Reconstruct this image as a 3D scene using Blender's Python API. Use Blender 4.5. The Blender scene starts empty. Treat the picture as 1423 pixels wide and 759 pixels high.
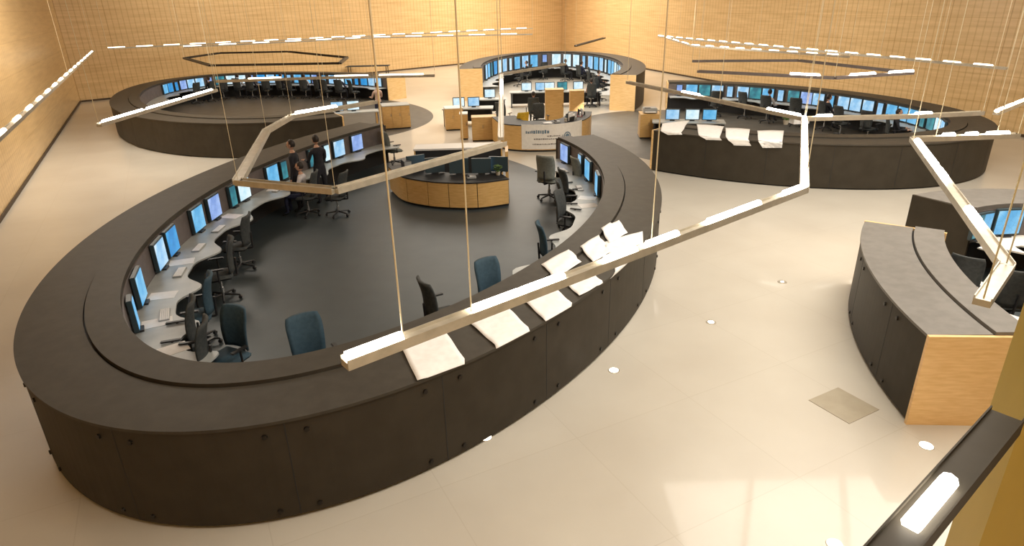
import bpy, bmesh, math, random
from mathutils import Vector, Matrix
random.seed(7)
S = bpy.context.scene
COL = S.collection
PI = math.pi

# ------------------------------------------------------------------ camera
F = 886.0
CX, CY = 711.5, 379.5
CAMZ = 5.0
_up = -Vector((760 - CX, -(2450 - CY), -F)).normalized()
_fw = Vector((0, 0, -1)); _fw = (_fw - _up * _fw.dot(_up)).normalized()
_xr = _fw.cross(_up)
ROT = Matrix((_xr, _fw, _up))                # camera -> world
cam_d = bpy.data.cameras.new('camera'); cam = bpy.data.objects.new('camera', cam_d); COL.objects.link(cam)
cam.matrix_world = Matrix.Translation((0, 0, CAMZ)) @ ROT.to_4x4()
cam_d.sensor_fit = 'HORIZONTAL'; cam_d.sensor_width = 36; cam_d.lens = F / 1423 * 36
cam_d.clip_end = 300; cam_d.clip_start = 0.05
S.camera = cam

def at(px, py, z=0.0):
    d = ROT @ Vector((px - CX, -(py - CY), -F))
    t = (z - CAMZ) / d.z
    return Vector((d.x * t, d.y * t, z))

# ------------------------------------------------------------------ world, exposure, room light
S.view_settings.view_transform = 'Standard'
try: S.view_settings.look = 'None'
except Exception: pass
S.view_settings.gamma = 1.0
S.view_settings.use_curve_mapping = False
S.view_settings.exposure = 0.0
w = bpy.data.worlds.new('world'); S.world = w; w.use_nodes = True
w.node_tree.nodes['Background'].inputs[0].default_value = (1.0, 0.85, 0.65, 1)
w.node_tree.nodes['Background'].inputs[1].default_value = 0.05

def area(name, loc, sx, sy, power, color, target=None, spread=180):
    l = bpy.data.lights.new(name, 'AREA'); l.shape = 'RECTANGLE'; l.size = sx; l.size_y = sy
    l.energy = power; l.color = color; l.spread = math.radians(spread)
    o = bpy.data.objects.new(name, l); COL.objects.link(o); o.location = loc
    if target is not None:
        o.rotation_euler = (Vector(target) - Vector(loc)).to_track_quat('-Z', 'Y').to_euler()
    return o
WARM = (1.0, 0.92, 0.80)
area('ceiling_light_right', (9, 11, 8.8), 9, 9, 1900, WARM)
area('ceiling_light_far', (0, 34, 8.8), 14, 14, 2300, WARM)
area('ceiling_light_back', (3, 52, 8.8), 14, 12, 2300, WARM)
area('ceiling_light_left', (-13, 22, 8.8), 6, 8, 950, WARM)
area('ceiling_light_near', (3, 3, 8.8), 5, 5, 560, WARM)

area('wall_fill_back', (-8, 44, 8.7), 26, 0.5, 650, WARM, (-12, 53, 3.0))  # unseen fill lights along the walls, added to brighten the timber
area('wall_fill_right', (12.5, 30, 8.7), 0.5, 26, 480, WARM, (17, 31, 3.0))
area('wall_fill_left', (-14, 24, 8.7), 0.5, 16, 230, WARM, (-19, 26, 3.0))

# ------------------------------------------------------------------ materials
def mat(name, color, rough=0.5, metal=0.0, coat=0.0, coat_rough=0.05, emit=None, estr=0.0, spec=0.5):
    m = bpy.data.materials.new(name); m.use_nodes = True
    b = m.node_tree.nodes['Principled BSDF']
    b.inputs['Base Color'].default_value = (*color, 1); b.inputs['Roughness'].default_value = rough
    b.inputs['Metallic'].default_value = metal; b.inputs['Coat Weight'].default_value = coat
    b.inputs['Coat Roughness'].default_value = coat_rough
    b.inputs['Specular IOR Level'].default_value = spec
    if emit: b.inputs['Emission Color'].default_value = (*emit, 1); b.inputs['Emission Strength'].default_value = estr
    return m
def nodes(m): return m.node_tree.nodes, m.node_tree.links, m.node_tree.nodes['Principled BSDF']
def ramp(N, stops):
    r = N.new('ShaderNodeValToRGB'); e = r.color_ramp.elements
    while len(e) < len(stops): e.new(0.5)
    for i, (p, c) in enumerate(stops): e[i].position = p; e[i].color = (*c, 1)
    return r
def noisy(name, c1, c2, scale=4, stretch=(1, 1, 1), **kw):
    m = mat(name, c1, **kw); N, L, b = nodes(m)
    tc = N.new('ShaderNodeTexCoord'); mp = N.new('ShaderNodeMapping'); mp.inputs['Scale'].default_value = stretch
    nz = N.new('ShaderNodeTexNoise'); nz.inputs['Scale'].default_value = scale; nz.inputs['Detail'].default_value = 4
    r = ramp(N, [(0.35, c1), (0.65, c2)])
    L.new(tc.outputs['Object'], mp.inputs[0]); L.new(mp.outputs[0], nz.inputs[0]); L.new(nz.outputs[0], r.inputs[0]); L.new(r.outputs[0], b.inputs['Base Color'])
    return m

M = {}
M['clad'] = noisy('clad', (0.044, 0.037, 0.027), (0.052, 0.044, 0.033), 3, rough=0.5, spec=0.12)
M['rim'] = noisy('rim', (0.056, 0.049, 0.040), (0.066, 0.059, 0.048), 6, rough=0.5, spec=0.14)
M['rimlight'] = noisy('rimlight', (0.165, 0.155, 0.142), (0.195, 0.183, 0.168), 6, rough=0.5, spec=0.25)
M['dark'] = mat('dark', (0.012, 0.012, 0.013), 0.6)
M['bolt'] = mat('bolt', (0.02, 0.016, 0.012), 0.4, 0.5)
M['screenwall'] = noisy('screenwall', (0.12, 0.10, 0.095), (0.15, 0.125, 0.12), 5, rough=0.5)
M['desk'] = noisy('desk', (0.36, 0.38, 0.38), (0.44, 0.46, 0.45), 3, rough=0.4)
M['whitedesk'] = mat('whitedesk', (0.72, 0.70, 0.66), 0.4)
M['wood'] = noisy('wood', (0.60, 0.36, 0.12), (0.70, 0.45, 0.18), 5, (1, 1, 8), rough=0.4)
M['endwood'] = noisy('endwood', (0.80, 0.52, 0.22), (0.90, 0.62, 0.30), 4, (1, 1, 7), rough=0.35)
M['alu'] = noisy('alu', (0.46, 0.42, 0.34), (0.56, 0.51, 0.42), 8, rough=0.35, metal=0.5)
M['cable'] = mat('cable', (0.75, 0.68, 0.5), 0.35, 0.6)
M['tube'] = mat('tube', (1, 1, 1), 0.3, emit=(1.0, 0.93, 0.80), estr=14.0)
M['tubefar'] = mat('tubefar', (1, 1, 1), 0.3, emit=(1.0, 0.88, 0.66), estr=4.5)
M['glint'] = mat('glint', (1, 1, 1), 0.3, emit=(1.0, 0.92, 0.75), estr=5.0)  # glow imitating window-glass reflections, no lamp of the room
M['paper'] = noisy('paper', (0.88, 0.87, 0.86), (0.95, 0.94, 0.93), 12, rough=0.7)
M['chair'] = noisy('chair', (0.030, 0.036, 0.038), (0.05, 0.055, 0.055), 20, rough=0.8)
M['chairblue'] = noisy('chairblue', (0.025, 0.06, 0.09), (0.035, 0.075, 0.11), 20, rough=0.8)
M['chairgrey'] = noisy('chairgrey', (0.15, 0.16, 0.14), (0.19, 0.20, 0.175), 20, rough=0.8)
M['chairyellow'] = noisy('chairyellow', (0.5, 0.34, 0.02), (0.6, 0.42, 0.04), 20, rough=0.8)
M['plastic'] = mat('plastic', (0.02, 0.02, 0.022), 0.45)
M['greyplastic'] = mat('greyplastic', (0.35, 0.36, 0.36), 0.45)
M['chrome'] = mat('chrome', (0.5, 0.5, 0.5), 0.25, 0.9)
M['bezel'] = mat('bezel', (0.035, 0.06, 0.075), 0.4)
M['skin'] = mat('skin', (0.55, 0.32, 0.22), 0.6)
M['hair'] = mat('hair', (0.02, 0.013, 0.01), 0.6)
M['eye'] = mat('eye', (0.02, 0.02, 0.02), 0.3)
M['darkcloth'] = noisy('darkcloth', (0.012, 0.013, 0.018), (0.02, 0.02, 0.028), 15, rough=0.9)
M['navy'] = noisy('navy', (0.015, 0.02, 0.05), (0.025, 0.03, 0.07), 15, rough=0.9)
M['whitecloth'] = noisy('whitecloth', (0.55, 0.53, 0.55), (0.65, 0.62, 0.64), 15, rough=0.9)
M['pinkcloth'] = noisy('pinkcloth', (0.50, 0.36, 0.31), (0.58, 0.42, 0.36), 15, rough=0.9)
M['red'] = mat('red', (0.18, 0.02, 0.015), 0.6)
M['leaf'] = noisy('leaf', (0.05, 0.10, 0.02), (0.10, 0.18, 0.04), 30, rough=0.6)
M['pot'] = mat('pot', (0.45, 0.40, 0.32), 0.6)
M['ink'] = mat('ink', (0.13, 0.20, 0.27), 0.7)
M['ink2'] = mat('ink2', (0.22, 0.20, 0.19), 0.7)
M['banner'] = noisy('banner', (0.74, 0.72, 0.68), (0.80, 0.78, 0.74), 10, rough=0.7)
M['joint'] = mat('joint', (0.06, 0.035, 0.015), 0.6)

def screen_mat(name, c1, c2, c3, s, scale=3.0):
    m = mat(name, (0.02, 0.02, 0.02), 0.3); N, L, b = nodes(m)
    tc = N.new('ShaderNodeTexCoord'); nz = N.new('ShaderNodeTexNoise'); nz.inputs['Scale'].default_value = scale; nz.inputs['Detail'].default_value = 1.5
    vo = N.new('ShaderNodeTexVoronoi'); vo.feature = 'DISTANCE_TO_EDGE'; vo.inputs['Scale'].default_value = 9
    r = ramp(N, [(0.38, c1), (0.52, c2), (0.68, c3)])
    r2 = ramp(N, [(0.0, (0.75, 0.75, 0.75)), (0.04, (1, 1, 1))])
    mx = N.new('ShaderNodeMix'); mx.data_type = 'RGBA'; mx.blend_type = 'MULTIPLY'; mx.inputs[0].default_value = 1.0
    L.new(tc.outputs['Object'], nz.inputs[0]); L.new(tc.outputs['Object'], vo.inputs[0])
    L.new(nz.outputs[0], r.inputs[0]); L.new(vo.outputs[0], r2.inputs[0])
    L.new(r.outputs[0], mx.inputs[6]); L.new(r2.outputs[0], mx.inputs[7]); L.new(mx.outputs[2], b.inputs['Emission Color'])
    b.inputs['Emission Strength'].default_value = s
    return m
SCR = [screen_mat('screen_sky', (0.10, 0.42, 0.75), (0.16, 0.52, 0.85), (0.35, 0.68, 0.92), 1.0),
       screen_mat('screen_deep', (0.02, 0.25, 0.62), (0.03, 0.33, 0.74), (0.08, 0.45, 0.85), 1.0),
       screen_mat('screen_pale', (0.26, 0.55, 0.85), (0.42, 0.70, 0.95), (0.75, 0.9, 1.0), 1.0),
       screen_mat('screen_teal', (0.02, 0.16, 0.22), (0.04, 0.30, 0.36), (0.12, 0.50, 0.55), 0.9),
       screen_mat('screen_white', (0.55, 0.80, 0.90), (0.75, 0.93, 1.0), (0.95, 1.0, 1.0), 1.05),
       screen_mat('screen_lavender', (0.22, 0.36, 0.75), (0.32, 0.48, 0.88), (0.5, 0.65, 0.95), 1.0)]
SCRN = ['sky blue', 'deep blue', 'pale blue', 'dark teal', 'white', 'lavender blue']

def wall_mat():
    m = mat('wallwood', (0.5, 0.33, 0.14), 0.30); N, L, b = nodes(m)
    tc = N.new('ShaderNodeTexCoord'); sp = N.new('ShaderNodeSeparateXYZ'); L.new(tc.outputs['Object'], sp.inputs[0])
    def band(src, period, width):
        d = N.new('ShaderNodeMath'); d.operation = 'DIVIDE'; d.inputs[1].default_value = period; L.new(src, d.inputs[0])
        f = N.new('ShaderNodeMath'); f.operation = 'FRACT'; L.new(d.outputs[0], f.inputs[0])
        l = N.new('ShaderNodeMath'); l.operation = 'LESS_THAN'; l.inputs[1].default_value = width; L.new(f.outputs[0], l.inputs[0])
        return l.outputs[0]
    v = band(sp.outputs['X'], 0.30, 0.16); v2 = band(sp.outputs['X'], 2.4, 0.015); hz = band(sp.outputs['Z'], 1.0, 0.03)
    a = N.new('ShaderNodeMath'); a.operation = 'MAXIMUM'; L.new(v2, a.inputs[0]); L.new(hz, a.inputs[1])
    mp = N.new('ShaderNodeMapping'); mp.inputs['Scale'].default_value = (0.35, 0.35, 5); L.new(tc.outputs['Object'], mp.inputs[0])
    nz = N.new('ShaderNodeTexNoise'); nz.inputs['Scale'].default_value = 1.6; nz.inputs['Detail'].default_value = 5; L.new(mp.outputs[0], nz.inputs[0])
    r = ramp(N, [(0.3, (0.62, 0.42, 0.20)), (0.7, (0.76, 0.54, 0.28))]); L.new(nz.outputs[0], r.inputs[0])
    def mul(cin, fac, col):
        x = N.new('ShaderNodeMix'); x.data_type = 'RGBA'; x.blend_type = 'MULTIPLY'
        L.new(fac, x.inputs[0]); L.new(cin, x.inputs[6]); x.inputs[7].default_value = (*col, 1); return x.outputs[2]
    c = mul(r.outputs[0], v, (0.84, 0.80, 0.72)); c = mul(c, a.outputs[0], (0.88, 0.84, 0.76))
    L.new(c, b.inputs['Base Color'])
    return m
M['wall'] = wall_mat()
def floor_mat():
    m = mat('floor', (0.6, 0.5, 0.36), 0.32, coat=0.35, coat_rough=0.06); N, L, b = nodes(m)
    tc = N.new('ShaderNodeTexCoord'); mp = N.new('ShaderNodeMapping'); mp.inputs['Rotation'].default_value = (0, 0, math.radians(-27)); L.new(tc.outputs['Object'], mp.inputs[0])
    br = N.new('ShaderNodeTexBrick'); br.offset = 0; br.inputs['Scale'].default_value = 1; br.inputs['Brick Width'].default_value = 1.8; br.inputs['Row Height'].default_value = 1.8
    br.inputs['Mortar Size'].default_value = 0.006; br.inputs['Color1'].default_value = (1, 1, 1, 1); br.inputs['Color2'].default_value = (0.975, 0.975, 0.975, 1); br.inputs['Mortar'].default_value = (0.91, 0.90, 0.88, 1)
    L.new(mp.outputs[0], br.inputs[0])
    nz = N.new('ShaderNodeTexNoise'); nz.inputs['Scale'].default_value = 0.6; nz.inputs['Detail'].default_value = 6; L.new(tc.outputs['Object'], nz.inputs[0])
    r = ramp(N, [(0.3, (0.54, 0.50, 0.43)), (0.7, (0.61, 0.575, 0.50))]); L.new(nz.outputs[0], r.inputs[0])
    x = N.new('ShaderNodeMix'); x.data_type = 'RGBA'; x.blend_type = 'MULTIPLY'; x.inputs[0].default_value = 1
    L.new(r.outputs[0], x.inputs[6]); L.new(br.outputs[0], x.inputs[7]); L.new(x.outputs[2], b.inputs['Base Color'])
    return m
M['floor'] = floor_mat()
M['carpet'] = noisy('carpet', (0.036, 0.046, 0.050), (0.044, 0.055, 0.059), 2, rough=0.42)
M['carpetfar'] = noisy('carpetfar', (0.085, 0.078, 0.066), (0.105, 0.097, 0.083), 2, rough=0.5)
M['ceil'] = noisy('ceil', (0.55, 0.45, 0.32), (0.6, 0.5, 0.36), 2, rough=0.8)
M['hatch'] = noisy('hatch', (0.36, 0.31, 0.225), (0.40, 0.35, 0.26), 4, rough=0.4)
M['pier'] = noisy('pier', (0.42, 0.30, 0.05), (0.52, 0.38, 0.08), 2, (1, 1, 0.2), rough=0.4)

# ------------------------------------------------------------------ helpers
def obj(name, bm, m, parent=None, smooth=False):
    me = bpy.data.meshes.new(name); bmesh.ops.recalc_face_normals(bm, faces=bm.faces); bm.to_mesh(me); bm.free()
    for mm in (m if isinstance(m, (list, tuple)) else [m]): me.materials.append(mm)
    o = bpy.data.objects.new(name, me); COL.objects.link(o)
    if parent: o.parent = parent
    if smooth:
        for p in me.polygons: p.use_smooth = True
    return o
def thing(name, label, cat, loc=(0, 0, 0), rz=0, group=None):
    o = bpy.data.objects.new(name, None); COL.objects.link(o); o.location = loc; o.rotation_euler = (0, 0, rz)
    o.empty_display_size = 0.2
    return tag(o, label, cat, group)
def tag(o, label, cat, group=None):
    o['label'] = label; o['category'] = cat
    if group: o['group'] = group
    return o
def struct(name, bm, m):
    o = obj(name, bm, m); o['kind'] = 'structure'; return o
def copy_tree(o, parent=None):
    c = o.copy(); COL.objects.link(c); c.parent = parent
    for ch in list(o.children): copy_tree(ch, c)
    return c
def box(bm, x0, y0, z0, x1, y1, z1, bev=0.0, mtx=None):
    r = bmesh.ops.create_cube(bm, size=1)
    T = Matrix.Translation(((x0 + x1) / 2, (y0 + y1) / 2, (z0 + z1) / 2)) @ Matrix.Diagonal((abs(x1 - x0), abs(y1 - y0), abs(z1 - z0), 1))
    if mtx is not None: T = mtx @ T
    bmesh.ops.transform(bm, matrix=T, verts=r['verts'])
    if bev:
        es = list({e for v in r['verts'] for e in v.link_edges})
        bmesh.ops.bevel(bm, geom=es, offset=bev, segments=2, affect='EDGES')
def cyl(bm, p, q, r0, r1=None, seg=10):
    p = Vector(p); q = Vector(q); r1 = r0 if r1 is None else r1; d = q - p
    r = bmesh.ops.create_cone(bm, cap_ends=True, segments=seg, radius1=r0, radius2=r1, depth=d.length)
    bmesh.ops.transform(bm, matrix=Matrix.Translation((p + q) / 2) @ d.to_track_quat('Z', 'Y').to_matrix().to_4x4(), verts=r['verts'])
def ball(bm, c, s, seg=12):
    r = bmesh.ops.create_uvsphere(bm, u_segments=seg, v_segments=max(6, seg * 2 // 3), radius=1)
    bmesh.ops.transform(bm, matrix=Matrix.Translation(c) @ Matrix.Diagonal((*s, 1)), verts=r['verts'])
def B(*a, **k):
    bm = bmesh.new(); box(bm, *a, **k); return bm
def prism(pts, z0, z1):
    bm = bmesh.new(); vb = [bm.verts.new((x, y, z0)) for x, y in pts]; vt = [bm.verts.new((x, y, z1)) for x, y in pts]
    n = len(pts); bm.faces.new(vb[::-1]); bm.faces.new(vt)
    for i in range(n): bm.faces.new((vb[i], vb[(i + 1) % n], vt[(i + 1) % n], vt[i]))
    return bm

# ------------------------------------------------------------------ room shell
LW0, LC, K, RW0 = (-3.4, -3.0), (-25.3, 38.9), (5.4, 66.0), (27.0, -3.0)
ZC = 9.0
def wall(name, p, q):
    p = Vector((*p, 0)); q = Vector((*q, 0)); d = q - p; L = d.length
    bm = B(0, -0.25, 0, L, 0, ZC)
    o = struct(name, bm, M['wall']); o.location = p; o.rotation_euler = (0, 0, math.atan2(d.y, d.x)); return o
wall('wall_left', LW0, LC); wall('wall_back', LC, K); wall('wall_right', K, RW0); wall('wall_front', RW0, LW0)
for o in list(COL.objects):
    if o.name.startswith('wall_'):
        # the slab lies outside the room: inside is to the right when walking this loop
        o.location += Matrix.Rotation(o.rotation_euler.z, 3, 'Z') @ Vector((0, 0.25, 0))
struct('floor', prism([(-4.5, -3.6), (-26.2, 39.4), (5.4, 67), (28, -3.6)], -0.2, 0.0), M['floor'])
struct('ceiling', prism([(-4.5, -3.6), (-26.2, 39.4), (5.4, 67), (28, -3.6)], ZC, ZC + 0.2), M['ceil'])
def skirting(name, p, q):
    p = Vector((*p, 0)); q = Vector((*q, 0)); d = q - p
    o = struct(name, B(0.05, -0.04, 0, d.length - 0.05, -0.005, 0.10), M['joint']); o.location = p; o.rotation_euler = (0, 0, math.atan2(d.y, d.x))
skirting('baseboard_left', LW0, LC); skirting('baseboard_back', LC, K); skirting('baseboard_right', K, RW0)
# timber pier of the viewing gallery at the right
p1, p2 = at(1366, 595, 2.4), at(1395, 660, 2.3)
pier = struct('wall_gallery', prism([(p1.x, p1.y), (p2.x, p2.y), (p2.x + 0.22, p2.y - 0.13), (p2.x + 0.7, p2.y - 0.2), (p2.x + 0.7, p1.y + 0.2)], 0.0, ZC), M['pier'])
g2_ = (p2.x + 0.22, p2.y - 0.13)
struct('trim_1', prism([(g2_[0] + 0.01, g2_[1] - 0.012), (g2_[0] + 0.10, g2_[1] - 0.05), (g2_[0] + 0.10, g2_[1] - 0.005), (g2_[0] + 0.01, g2_[1] + 0.0)], 0.0, ZC), M['joint'])

# ------------------------------------------------------------------ oval consoles
class Ring:
    N = 1440
    def __init__(s, c, ax, an, k=()):
        a = math.radians(an); ca, sa = math.cos(a), math.sin(a); s.p = []
        s.c = Vector(c)
        for i in range(s.N):
            t = 2 * PI * i / s.N; r = 1.0
            for j in range(len(k) // 2): r += k[2 * j] * math.cos((j + 2) * t) + k[2 * j + 1] * math.sin((j + 2) * t)
            x, y = ax[0] * math.cos(t) * r, ax[1] * math.sin(t) * r
            s.p.append(Vector((c[0] + ca * x - sa * y, c[1] + sa * x + ca * y)))
        s.n = []
        for i in range(s.N):
            d = s.p[(i + 3) % s.N] - s.p[i - 3]; n = Vector((-d.y, d.x)).normalized()
            if n.dot(s.c - s.p[i]) < 0: n = -n
            s.n.append(n)
    def P(s, i, u=0.0): i = int(round(i)) % s.N; return s.p[i] + s.n[i] * u
    def near(s, v, u=0.0):
        v = Vector((v[0], v[1])); return min(range(s.N), key=lambda i: (s.P(i, u) - v).length)
    def walk(s, i0, dist, u=0.0, sign=1):
        i = i0; acc = 0.0
        while acc < dist:
            acc += (s.P(i + sign, u) - s.P(i, u)).length; i += sign
        return i
    def length(s, i0, i1, u=0.0): return sum((s.P(i + 1, u) - s.P(i, u)).length for i in range(i0, i1))
def loft(ring, i0, i1, prof, step=6):
    bm = bmesh.new(); idx = list(range(i0, i1, step)) + [i1]; rows = []
    if len(idx) > 2 and idx[-1] - idx[-2] < 2: idx.pop(-2)
    for i in idx:
        row = []
        for (u, z) in prof:
            uu = u(i) if callable(u) else u
            p = ring.P(i, uu); row.append(bm.verts.new((p.x, p.y, z)))
        rows.append(row)
    n = len(prof)
    for a, b in zip(rows, rows[1:]):
        for j in range(n): bm.faces.new((a[j], a[(j + 1) % n], b[(j + 1) % n], b[j]))
    bm.faces.new(rows[0]); bm.faces.new(rows[-1][::-1])
    return bm
def rect(u0, z0, u1, z1): return [(u0, z0), (u1, z0), (u1, z1), (u0, z1)]

def console(name, label, ring, i0, i1, end_mats=('endwood', 'endwood'), panel=1.7, bolts=False, H=1.25, deskm='desk', scallop=True, rimm='rim'):
    t = thing(name, label, 'control console', (0, 0, 0), 0, 'oval control room consoles')
    obj('core', loft(ring, i0, i1, rect(0.04, 0.05, 1.14, H - 0.04)), M['dark'], t)
    obj('plinth', loft(ring, i0, i1, rect(0.06, 0.0, 1.10, 0.05)), M['dark'], t)
    i = i0; seams = []
    while i < i1 - 4:
        j = min(ring.walk(i, panel), i1)
        if ring.length(j, i1) < 0.5: j = i1
        g = max(1, int(0.006 / max(1e-4, ring.length(i, i + 1)) + 0.5)) if ring.length(i, i + 1) < 0.012 else 0
        obj('side_panel', loft(ring, i, j - g if g else j, rect(0.0, 0.04, 0.035, H - 0.035), 5), M['clad'], t, smooth=False)
        # shadow gap between panels
        seams.append(j); i = j
    for s_ in seams[:-1]: obj('seam', seam_mesh(ring, [s_], H), M['dark'], t)
    if bolts:
        for s_ in seams[:-1]:
            for du in (-8, 8):
                for z in (0.13, H - 0.17):
                    q = ring.P(s_ + du); n = ring.n[(s_ + du) % ring.N]
                    bm = bmesh.new(); cyl(bm, (q.x + n.x * 0.01, q.y + n.y * 0.01, z), (q.x - n.x * 0.02, q.y - n.y * 0.02, z), 0.03, 0.026, 12)
                    obj('bolt', bm, M['bolt'], t)
    obj('rim_ledge', loft(ring, i0, i1, [(-0.02, H - 0.035), (0.72, H - 0.03), (0.72, H + 0.012), (-0.02, H)], 4), M[rimm], t, smooth=False)
    obj('rim_top', loft(ring, i0, i1, [(0.745, H - 0.03), (1.17, H - 0.03), (1.17, H + 0.05), (0.745, H + 0.045)], 4), M[rimm], t)
    obj('screen_wall', loft(ring, i0, i1, rect(1.145, 0.6, 1.19, H - 0.035)), M['screenwall'], t)
    if scallop:
        L = 56.0
        uf = lambda i: 1.86 + 0.16 * math.cos(2 * PI * i / L) + 0.05 * math.cos(4 * PI * i / L)
    else: uf = 1.9
    obj('desk_top', loft(ring, i0 + 3, i1 - 3, [(1.195, 0.65), (uf, 0.65), (uf, 0.68), (1.195, 0.68)], 4), M[deskm], t)
    obj('modesty_panel', loft(ring, i0 + 6, i1 - 6, rect(1.145, 0.0, 1.18, 0.6)), M['dark'], t)
    for e, (i, sg) in enumerate(((i0, -1), (i1, 1))):
        a = ring.P(i, -0.03); n = ring.n[i % ring.N]; tg = (ring.P(i + 2) - ring.P(i - 2)).normalized() * sg * 0.05
        b_ = a + n * 1.24
        o = obj('end_panel', prism([(a.x, a.y), (b_.x, b_.y), (b_.x + tg.x, b_.y + tg.y), (a.x + tg.x, a.y + tg.y)], 0.0, H + 0.002), M[end_mats[e]], t)
        if end_mats[e] == 'endwood': o['label'] = 'maple end panel'
    return t
def seam_mesh(ring, idx, H):
    bm = bmesh.new()
    for i in idx:
        p = ring.P(i); n = ring.n[i % ring.N]; tg = (ring.P(i + 2) - ring.P(i - 2)).normalized() * 0.006
        vs = []
        for s1, s2 in ((-1, -1), (1, -1), (1, 1), (-1, 1)):
            q = p + tg * s1 + n * (0.012 * s2 + 0.010); vs.append(q)
        b = [bm.verts.new((q.x, q.y, 0.04)) for q in vs]; tt = [bm.verts.new((q.x, q.y, H - 0.036)) for q in vs]
        bm.faces.new(b[::-1]); bm.faces.new(tt)
        for j in range(4): bm.faces.new((b[j], b[(j + 1) % 4], tt[(j + 1) % 4], tt[j]))
    return bm

RA = Ring((-2.34, 14.52), (9.42, 5.43), -96.4, (0.0027, 0.0157, -0.0107, -0.0294, 0.0146, 0.0078))
RB = Ring((-11.22, 32.25), (10.58, 7.2), -54.1, (-0.0207, 0.0188, -0.0381, -0.0294))
RC = Ring((2.52, 37.71), (9.73, 5.1), -92.1, (0.0041, -0.0061, 0.005, 0.0091))
RD = Ring((8.43, 24.56), (8.4, 6.18), -55.7, (-0.0065, -0.001, 0.0066, 0.0049))
RG = Ring((9.23, 6.34), (6.24, 4.31), -93.9, (0.0001, -0.0006))
def arc(ring, pa, pb, via):
    """index range from pa to pb that passes via"""
    a, b, v = ring.near(pa), ring.near(pb), ring.near(via)
    if b < a: b += ring.N
    if v < a: v += ring.N
    if v <= b: return a, b
    a2, b2 = b % ring.N, a
    if b2 < a2: b2 += ring.N
    return a2, b2
A0, A1 = arc(RA, at(511, 172, 1.25), at(812, 189, 1.25), at(300, 600, 1.25))
B0, B1 = arc(RB, at(566, 104, 1.25), at(470, 160, 1.25), at(165, 140, 1.25))
C0, C1 = arc(RC, at(643, 96, 1.65), (5.6, 31.2), at(760, 71, 1.65))
D0, D1 = arc(RD, at(928, 113, 1.25), at(912, 180, 1.25), at(1390, 185, 1.25))
G0, G1 = arc(RG, at(1204, 308, 1.25), at(1279, 466, 1.25), at(1215, 370, 1.25))
G2, G3 = arc(RG, at(1262, 268, 1.25), (13.3, 5.0), at(1423, 264, 1.25))

console('oval_console', 'huge near dark brown oval console ring, white charts on its front rim', RA, A0, A1, ('rim', 'rim'), bolts=True)
console('oval_console', 'brown oval console ring at far left, beside the timber left wall', RB, B0, B1)
console('oval_console', 'farthest oval console ring, in the centre before the back corner', RC, C0, C1, H=1.65)
console('oval_console', 'brown oval console ring at right rear, four sheets on its front edge', RD, D0, D1)
console('curved_console', 'short curved console at right with grey top and maple end', RG, G0, G1, bolts=True, deskm='whitedesk', rimm='rimlight')
console('curved_console', 'curved console piece behind the maple-ended one, cut by right frame edge', RG, G2, G3, ('endwood', 'clad'), deskm='whitedesk', rimm='rimlight')
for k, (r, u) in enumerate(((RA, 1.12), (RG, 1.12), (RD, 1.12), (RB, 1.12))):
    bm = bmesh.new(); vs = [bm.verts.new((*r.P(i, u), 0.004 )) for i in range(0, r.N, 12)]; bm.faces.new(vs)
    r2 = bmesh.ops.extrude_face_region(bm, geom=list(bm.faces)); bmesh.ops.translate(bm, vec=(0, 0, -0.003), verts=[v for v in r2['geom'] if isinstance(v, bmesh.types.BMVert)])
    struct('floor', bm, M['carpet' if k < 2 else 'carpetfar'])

# ------------------------------------------------------------------ monitors
def monitor(w_=0.48, h=0.50, m=0):
    """back at y=0, faces -y; stands on its base at z=0"""
    t = thing('radar_monitor', 'monitor', 'monitor')
    bm = bmesh.new(); box(bm, -w_ / 2 - 0.03, -0.07, 0.03, w_ / 2 + 0.03, 0.0, h + 0.09, 0.008); obj('housing', bm, M['bezel'], t)
    obj('screen', B(-w_ / 2, -0.076, 0.06, w_ / 2, -0.070, h + 0.06), SCR[m], t)
    obj('stand', B(-0.09, -0.12, 0.0, 0.09, -0.01, 0.03), M['plastic'], t)
    return t
PROTO = {}
def put_monitor(p, z, ang, kind, m, label, group, name='radar_monitor'):
    key = (kind, m)
    if key not in PROTO:
        w_, h = {'big': (0.50, 0.46), 'slim': (0.24, 0.44), 'desk': (0.46, 0.34)}[kind]
        PROTO[key] = monitor(w_, h, m); o = PROTO[key]
    else: o = copy_tree(PROTO[key])
    o.name = name; o.location = (p[0], p[1], z); o.rotation_euler = (0, 0, ang); o['label'] = label; o['category'] = 'monitor'; o['group'] = group
    return o
def ring_ang(ring, i):            # local -y points inward
    n = ring.n[int(i) % ring.N]; return math.atan2(n.y, n.x) + PI / 2
ORD = ['first', 'second', 'third', 'fourth', 'fifth', 'sixth', 'seventh', 'eighth', 'ninth', 'tenth', 'eleventh', 'twelfth', 'thirteenth', 'fourteenth', 'fifteenth',
       'sixteenth', 'seventeenth', 'eighteenth', 'nineteenth', 'twentieth', 'twenty-first', 'twenty-second', 'twenty-third', 'twenty-fourth', 'twenty-fifth', 'twenty-sixth', 'twenty-seventh', 'twenty-eighth', 'twenty-ninth', 'thirtieth']
AM = [(168, 440, 'slim', 0), (180, 402, 'big', 0), (195, 357, 'big', 2), (221, 337, 'big', 1), (252, 306, 'big', 0), (283, 289, 'big', 5), (305, 273, 'slim', 3), (323, 264, 'big', 4),
      (348, 243, 'big', 0), (377, 236, 'slim', 3), (432, 219, 'big', 3), (452, 213, 'slim', 4), (469, 207, 'big', 2), (497, 199, 'big', 5)]
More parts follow.
